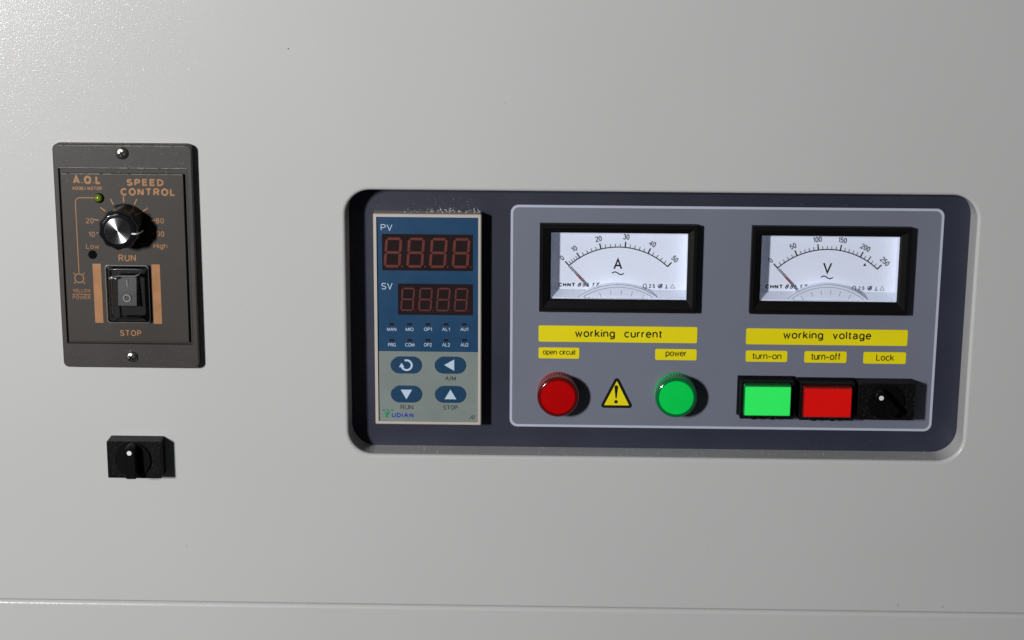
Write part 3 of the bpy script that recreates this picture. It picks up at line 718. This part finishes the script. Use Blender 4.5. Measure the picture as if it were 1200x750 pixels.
# ------------------------------------------------------------------ rotary switches
def rotary(front_px, h0, hb, dot_px, ang, tail, label):
    HB = h0+hb; x0, z0, x1, z1 = rect(*front_px, HB)
    cx_, cz_ = (x0+x1)/2, (z0+z1)/2
    t = Thing('rotary_switch', label, 'rotary switch', cx_, cz_, h0, 'black rectangular rotary switches')
    f = t.mb(); R = lambda d, r=.35: rrect(x0+d, z0+d, x1-d, z1-d, r, 2)
    f.loft([(R(0), h0+.02), (R(0), HB-.2), (R(.2), HB), (R(.9), HB), (R(1.0), HB-.18), (R(1.15), HB-.18)], cap1=True).build('housing', 'plastic', t.e, smooth=25)
    # knob: disc with a thick grip bar across it
    dx, dz = at(*dot_px, HB+6.3)
    L1 = 5.0; kx, kz = dx-L1*math.sin(ang)*-1*-1, dz-L1*math.cos(ang)
    kx = dx+L1*math.sin(ang); 
    k = t.mb(); k.cyl(kx, kz, [(8.0, HB-.2), (8.0, HB+.5), (7.75, HB+.75)], n=64)
    kn = k.build('knob_disc', 'plastic_satin', t.e)
    ca, sa = math.cos(ang), math.sin(ang)
    def rotp(pl): return [(kx+u*ca-v*sa, kz+u*sa+v*ca) for u, v in pl]
    def capsule(w, l, b):   # rounded top, square foot
        tl = tail-(8.1-l); p = [(w, -tl+b), (w, l-w)]
        p += [(w*math.cos(math.pi*i/12), l-w+w*math.sin(math.pi*i/12)) for i in range(1, 12)]
        p += [(-w, l-w), (-w, -tl+b), (-w+b, -tl), (w-b, -tl)]
        return p
    g = t.mb(); g.loft([(rotp(capsule(2.9, 8.1, .6)), HB+.4), (rotp(capsule(2.5, 7.9, .6)), HB+5.6), (rotp(capsule(2.3, 7.7, .6)), HB+6.1), (rotp(capsule(2.0, 7.4, .5)), HB+6.25)])
    gr = g.build('grip', 'plastic_satin', t.e, smooth=40)
    t.mb().cyl(dx, dz, [(1.05, HB+6.2), (1.05, HB+6.38)], n=24).build('white_dot', 'white', gr)
    return t
rotary((124.6, 517.2, 189.6, 560.8), 0, 9.0, (151.4, 531.2), 0.02, 7.4, 'black rotary switch on the bare cabinet front below the speed controller')
rotary((1006.6, 449.2, 1070.9, 492.8), FLOOR, 9.0, (1032.9, 466.6), 0.72, 5.9, 'black rotary switch under the Lock label beside the red button')

# ------------------------------------------------------------------ speed controller
SH = 4.5
x0, z0, x1, z1 = rect(60.6, 168.2, 232.9, 430.6, SH)
x0 = (at(60.6, 190, SH)[0]+at(75.6, 428, SH)[0])/2; x1 = (at(223.6, 190, SH)[0]+at(234.4, 428, SH)[0])/2
z0 -= .55
S = Thing('speed_controller', 'grey brown motor speed controller with round black knob and orange lettering', 'speed controller', (x0+x1)/2, (z0+z1)/2, 0)
gx0, gz0, gx1, gz1 = rect(67.3, 196.8, 226.0, 404.2, SH)
gx0 = (at(66.9, 200, SH)[0]+at(79.6, 402, SH)[0])/2; gx1 = (at(218.8, 200, SH)[0]+at(227.2, 402, SH)[0])/2
f = S.mb()
f.loft([(rrect(x0, z0, x1, z1, 2.6, 6), .02), (rrect(x0, z0, x1, z1, 2.6, 6), SH-.6), (rrect(x0+.12, z0+.12, x1-.12, z1-.12, 2.4, 6), SH-.2), (rrect(x0+.4, z0+.4, x1-.4, z1-.4, 2.2, 6), SH),
        (rrect(gx0, gz0, gx1, gz1, .5, 6), SH), (rrect(gx0+.35, gz0+.35, gx1-.35, gz1-.35, .3, 6), SH-1.3)], cap1=True).build('housing', 'brown', S.e, smooth=30)
px0 = (at(70.6, 210, SH)[0]+at(81.2, 398, SH)[0])/2; px1 = (at(214.4, 210, SH)[0]+at(222.6, 398, SH)[0])/2
pz1 = at(140, 203.3, SH)[1]; pz0 = at(150, 400.6, SH)[1]
fp = S.mb().slab(px0, pz0, px1, pz1, SH-1.5, SH+.25, r=.4, bev=.3).build('face_plate', 'brown_face', S.e)
q = S.mb(); q.slab(gx0+.4, gz0+.4, gx1-.4, gz1-.4, SH-1.6, SH-1.2).build('groove', 'groove', S.e)
SF = SH+.25
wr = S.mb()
def worn_glint(xa, xb, z, w_, h):  # broken pale lines: edge wear together with painted bevel highlights
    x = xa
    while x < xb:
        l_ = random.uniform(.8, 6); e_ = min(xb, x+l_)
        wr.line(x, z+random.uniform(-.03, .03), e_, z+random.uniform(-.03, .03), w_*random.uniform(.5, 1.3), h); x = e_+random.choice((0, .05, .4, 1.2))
worn_glint(gx0+.2, gx1-.2, gz1+.18, .26, SH+.03); worn_glint(px0+.4, px1-.4, pz1-.25, .26, SF+.03); worn_glint(x0+3, x1-3, z1-.75, .2, SH+.03)
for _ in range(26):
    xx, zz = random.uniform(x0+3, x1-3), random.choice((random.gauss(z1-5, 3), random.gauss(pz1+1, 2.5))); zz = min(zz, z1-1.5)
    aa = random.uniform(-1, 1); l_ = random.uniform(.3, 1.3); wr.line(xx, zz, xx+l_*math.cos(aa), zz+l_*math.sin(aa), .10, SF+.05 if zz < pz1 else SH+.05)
wr.build('worn_edge_glint', 'wear_glint', S.e, smooth=0)
for sx, sy, rr, tilt in ((142.2, 179.6, 2.75, .5), (153.8, 418.8, 2.65, .9)):
    a, b = at(sx, sy, SH+1)
    m_ = S.mb(); m_.cyl(a, b, [(rr, SH-.1), (rr, SH+.5), (rr*.86, SH+1.0), (rr*.5, SH+1.35), (rr*.12, SH+1.4)], n=32)
    sc = m_.build('screw', 'steel', S.e)
    c = S.mb()
    for k in range(2):
        u = tilt+math.pi/2*k; dx, dz = math.cos(u)*rr*.55, math.sin(u)*rr*.55; nx, nz = -math.sin(u)*.32, math.cos(u)*.32
        c.flat([(a-dx-nx, b-dz-nz), (a+dx-nx, b+dz-nz), (a+dx+nx, b+dz+nz), (a-dx+nx, b-dz+nz)], SH+1.43+.01*k)
    c.build('cross_slot', 'hole', sc, smooth=0)
TH_ = SF+.05
def st(txt, box, w=.13, shear=0, gap=.24): ptext(S, txt, box, TH_, 'copper', fp, w, shear, gap)
st('A.Q.L', (84.9, 205.6, 118.6, 216.2), .34, 0, .40)
st('AOQILI MOTOR', (84.4, 218.3, 119.6, 223), .24, 0, .36)
st('SPEED', (148.2, 209.5, 191.8, 218.2), .30, 0, .42)
st('CONTROL', (141, 220.2, 205.6, 229.8), .30, 0, .42)
st('20', (100.4, 255.4, 110, 261.8), .16); st('10', (103.4, 271.4, 111.6, 277.6), .16); st('Low', (100.8, 285.6, 116.4, 291.6), .15)
st('80', (182.2, 255.5, 192.4, 262), .16); st('90', (183.2, 271, 192.7, 277.4), .16); st('High', (179.8, 285, 196.2, 292.6), .15)
st('RUN', (138.6, 298.2, 159.4, 306.4), .19, 0, .30); st('STOP', (140.6, 386.7, 165.8, 394.0), .2, 0, .32)
st('YELLOW', (85.2, 338.4, 106.4, 342.9), .16, 0, .3); st('POWER', (85.2, 346.2, 106.2, 350.7), .16, 0, .3)
g = S.mb()
kx, kz = at(146.2, 264.0, SF)
for i in range(11):
    a = math.radians(-132.5+26.5*i)
    r0, r1 = (10.2, 12.9) if 2 < i < 8 else (11.5, 13.6)
    if i in (0, 1, 9, 10): r0, r1 = 12.2, 13.0
    if i in (0, 10): continue
    g.line(kx+r0*math.sin(a), kz+r0*math.cos(a), kx+r1*math.sin(a), kz+r1*math.cos(a), .5, TH_)
l0 = at(111.5, 231.8, SF); l1 = at(91.6, 300, SF); zt = l0[1]; xl = l1[0]; zend = at(93.3, 319.8, SF)[1]
pts = [(l0[0], zt)]+[(xl+2+2*math.cos(math.radians(a)), zt-2+2*math.sin(math.radians(a))) for a in (90, 110, 135, 160, 180)]+[(xl, zend)]
g.ribbon(pts, .38, TH_)
sx, sz = xl, at(93.7, 326, SF)[1]
g.ribbon(circ(sx, sz, 1.95, 28), .42, TH_, closed=True)
for a in (45, 135, 225, 315):
    a = math.radians(a); g.line(sx+2.0*math.cos(a), sz+2.0*math.sin(a), sx+3.4*math.cos(a), sz+3.4*math.sin(a), .38, TH_)
u = rect(85, 344, 106.5, 345, SF); g.line(u[0], u[1], u[2], u[1], .3, TH_)
g.build('printed_lines', 'copper', fp, smooth=0)
for bx in ((108.8, 308.9, 121.0, 378.2), (177.6, 309.8, 190.0, 379.6)):
    a = rect(*bx, SF); w_ = 3.65; mid = (a[0]+a[2])/2
    S.mb().slab(mid-w_/2, a[1], mid+w_/2, a[3], SF, SF+.12).build('side_stripe', 'copper', S.e)
# indicator lamp and empty hole
a, b = at(115.0, 232.2, SF+1)
S.mb().cyl(a+.25, b-.15, [(2.2, SF), (2.2, SF+.12)], n=28).build('lamp_hole', 'hole', S.e)
S.mb().cyl(a, b, [(1.7, SF), (1.65, SF+.9), (1.2, SF+1.5), (.6, SF+1.75), (.1, SF+1.82)], n=28).build('indicator_lamp', 'led', S.e)
a, b = at(108.6, 298.4, SF); S.mb().flat(circ(a, b, 1.95, 28), SF+.06).build('empty_hole', 'hole', S.e, smooth=0)
# lobed knob with spun aluminium cap
KH = SF+13.0
def lobed(r, amp, n=160, k=10): return [(kx+(r-amp*(abs(math.cos(k/2*2*math.pi*i/n+.4)))**1.5)*math.cos(2*math.pi*i/n), kz+(r-amp*(abs(math.cos(k/2*2*math.pi*i/n+.4)))**1.5)*math.sin(2*math.pi*i/n)) for i in range(n)]
kb = S.mb()
kb.loft([(circ(kx, kz, 9.6, 160), SF+.1), (circ(kx, kz, 9.6, 160), SF+1.6), (lobed(9.45, .1), SF+2.2), (lobed(9.3, .35), SF+3.2), (lobed(9.1, .55), SF+7), (lobed(8.85, .6), KH-2.0), (lobed(8.5, .55), KH-.9), (lobed(7.9, .4), KH-.2), (lobed(7.2, .2), KH), (circ(kx, kz, 5.9, 160), KH+.02)])
knob = kb.build('knob', 'gloss', S.e, smooth=50)
ko = (kx, kz, KH)
cm = MB(kx, kz, KH); cm.cyl(kx, kz, [(5.7, KH-.1), (5.7, KH+.25), (5.55, KH+.4)], n=72, cap1=False)
cm.loft([(circ(kx, kz, 5.55, 72), KH+.4), (circ(kx, kz, .05, 72), KH+.4)], cap1=True)
cap = cm.build('knob_cap', 'brushed', knob, smooth=30)
cap.location = ((kx-S.o[0])*MM, -(KH-S.o[2])*MM, (kz-S.o[1])*MM)
pm = S.mb(); w2 = .32; za = kz-1.2
pp = [(kx+5.9, za, KH+.07), (kx+7.6, za-.05, KH-.02), (kx+8.35, za-.02, KH-.85), (kx+8.95, za, KH-2.0), (kx+9.3, za, SF+5)]
ids = [(pm.pt(x, z-w2, h), pm.pt(x, z+w2, h)) for x, z, h in pp]
for c, d in zip(ids, ids[1:]): pm.f.append((c[0], d[0], d[1], c[1]))
pm.build('pointer_line', 'white', knob, smooth=0)
# rocker switch in its clear boot
bx0, bz0, bx1, bz1 = rect(123.6, 309.9, 177.6, 377.6, SF)
m_ = (bx0+bx1)/2; bx0, bx1 = m_-9.4, m_+9.4
fr = S.mb()
fr.loft([(rrect(bx0, bz0, bx1, bz1, .8, 4), SF), (rrect(bx0, bz0, bx1, bz1, .8, 4), SF+1.0), (rrect(bx0+.4, bz0+.4, bx1-.4, bz1-.4, .7, 4), SF+1.2), (rrect(bx0+1.6, bz0+1.6, bx1-1.6, bz1-1.6, .5, 4), SF+1.2), (rrect(bx0+2.6, bz0+2.6, bx1-2.6, bz1-2.6, .3, 4), SF+.2)], cap1=True)
sw = fr.build('switch_frame', 'frame_grey', S.e)
RH = SF+3.2
rx0, rz0, rx1, rz1 = rect(136.8, 323.6, 161.2, 358.6, RH)
rk = S.mb(); zm = (rz0+rz1)/2
A0 = [rk.pt(x, z, h) for x, z, h in ((rx0, rz0-.3, SF+.3), (rx1, rz0-.3, SF+.3), (rx1, rz1, SF+.3), (rx0, rz1, SF+.3))]
c1 = [rk.pt(x, z, h) for x, z, h in ((rx0, rz0, RH+.7), (rx1, rz0, RH+.7))]; c2 = [rk.pt(x, z, h) for x, z, h in ((rx0, zm, RH-.2), (rx1, zm, RH-.2))]; c3 = [rk.pt(x, z, h) for x, z, h in ((rx0, rz1, RH-1.2), (rx1, rz1, RH-1.2))]
rk.f += [(c1[0], c1[1], c2[1], c2[0]), (c2[0], c2[1], c3[1], c3[0]), (A0[0], A0[1], c1[1], c1[0]), (A0[2], A0[3], c3[0], c3[1]), (A0[3], A0[0], c1[0], c2[0], c3[0]), (A0[1], A0[2], c3[1], c2[1], c1[1])]
ro = rk.build('rocker', 'rocker', S.e, smooth=0, bevel=.25)
mk = S.mb(); a, b = at(148.9, 331.8, RH-.5); mk.line(a, b-1.45, a, b+1.45, .42, RH-.3)
a, b = at(148.9, 349.3, RH+.4); ring = circ(a, b, 1.45, 32)
n0 = len(mk.v); mk.ribbon(ring, .48, RH+.75, closed=True)
mk.build('rocker_marks', 'pale_grey', ro, smooth=0)
bt = S.mb()
def br_(d, r): return rrect(bx0+d, bz0+d, bx1-d, bz1-d, r, 6)
bt.loft([(br_(.2, 1.2), SF+1.25), (br_(.35, 1.3), SF+2.4), (br_(1.0, 1.6), SF+3.2), (br_(2.6, 1.6), SF+3.7), (br_(3.2, 1.5), SF+4.2), (br_(3.4, 1.4), SF+5.6), (br_(3.9, 1.2), SF+6.3), (br_(4.9, 1.0), SF+6.6)], cap1=True)
bt.build('clear_boot', 'boot', S.e, smooth=60)
def bead(mb, poly_at, hc, r, n=8):      # a rounded rim swept round the rectangle
    L_ = [(poly_at(-r*math.cos(2*math.pi*i/n)), hc+r*math.sin(2*math.pi*i/n)) for i in range(n+1)]
    mb.loft(L_, cap1=False)
bd = S.mb()
bead(bd, lambda d: rrect(bx0+.1+d, bz0+.1+d, bx1-.1-d, bz1-.1-d, 1.4, 6), SF+1.45, .26)
def tube(mb, pts, r, n=8):
    L_ = []
    for i, (x, z, h, k) in enumerate(pts):
        L_.append([mb.pt(x, z+r*k*math.cos(2*math.pi*j/n), h+r*k*math.sin(2*math.pi*j/n)) for j in range(n)])
    for a, b in zip(L_, L_[1:]):
        for j in range(n): mb.f.append((a[j], a[(j+1) % n], b[(j+1) % n], b[j]))
zt_ = bz1-4.1
tube(bd, [(bx0+2.2, zt_-.9, SF+5.2, .1), (bx0+2.9, zt_-.7, SF+5.8, 1.6), (bx0+4.6, zt_-.5, SF+5.9, 1.3), (bx0+5.6, zt_+.1, SF+5.9, .8), (m_, zt_+.25, SF+5.9, .7), (bx1-5, zt_+.2, SF+5.9, 1.0), (bx1-3.2, zt_+.9, SF+5.4, .7), (bx1-2.5, zt_+1.9, SF+4.6, .1)], .42)  # grey tubes shaped like the boot's reflection streaks, highlights put into geometry
tube(bd, [(bx0+1.8, bz1-1.7, SF+2.6, .2), (bx0+5, bz1-1.5, SF+2.9, .8), (bx1-5, bz1-1.5, SF+2.9, .9), (bx1-1.8, bz1-1.8, SF+2.6, .2)], .34)
bd.build('boot_rim_glints', 'boot_rim_glints', S.e, smooth=60)

# ------------------------------------------------------------------ dust that settled on the tops
dm = MB()
def grain(x, z, h, r):
    k = random.randint(4, 6); a0 = random.random()*6
    dm.loft([([(x+r*random.uniform(.6, 1.2)*math.cos(a0+2*math.pi*i/k), z+r*random.uniform(.5, 1.1)*math.sin(a0+2*math.pi*i/k)) for i in range(k)], h),
             ([(x+r*.5*math.cos(a0+2*math.pi*i/k), z+r*.5*math.sin(a0+2*math.pi*i/k)) for i in range(k)], h+r*random.uniform(.5, 1.2))])
cx0, cz1, cx1 = T.o[0]-24, z1, T.o[0]+24
tz = T.o[1]+48.3
for i in range(110):
    u = random.betavariate(3.2, 1.3)
    grain(T.o[0]-24+47.5*u, tz+abs(random.gauss(0, .55))+.05, FLOOR+random.uniform(.1, 6.5), random.uniform(.08, .32))
for i in range(26):
    grain(T.o[0]-24+47.5*random.betavariate(2.5, 1.5), tz+random.uniform(.8, 6), FLOOR+.02, random.uniform(.05, .16))
for i in range(200):
    grain(random.uniform(ox0+12, ox1-12), oz0+LIP+abs(random.gauss(0, .1))+.02, random.uniform(FLOOR+.2, -1.2), random.uniform(.05, .2))
for i in range(70):
    grain(random.uniform(S.o[0]-32, S.o[0]+25*random.random()), S.o[1]+(z1-S.o[1])*0+50.3-abs(random.gauss(0, 2.2)), SH+.01, random.uniform(.04, .13))
for i in range(22):
    x, z = at(random.uniform(430, 1110), random.choice([random.uniform(508, 530), random.uniform(232, 242)]), FLOOR); grain(x, z, FLOOR+.02, random.uniform(.05, .12))
o = dm.build('dust_grains', 'dust', smooth=0); o['kind'] = 'stuff'; o['label'] = 'white dust grains settled on the tops of the controllers and the recess ledge'
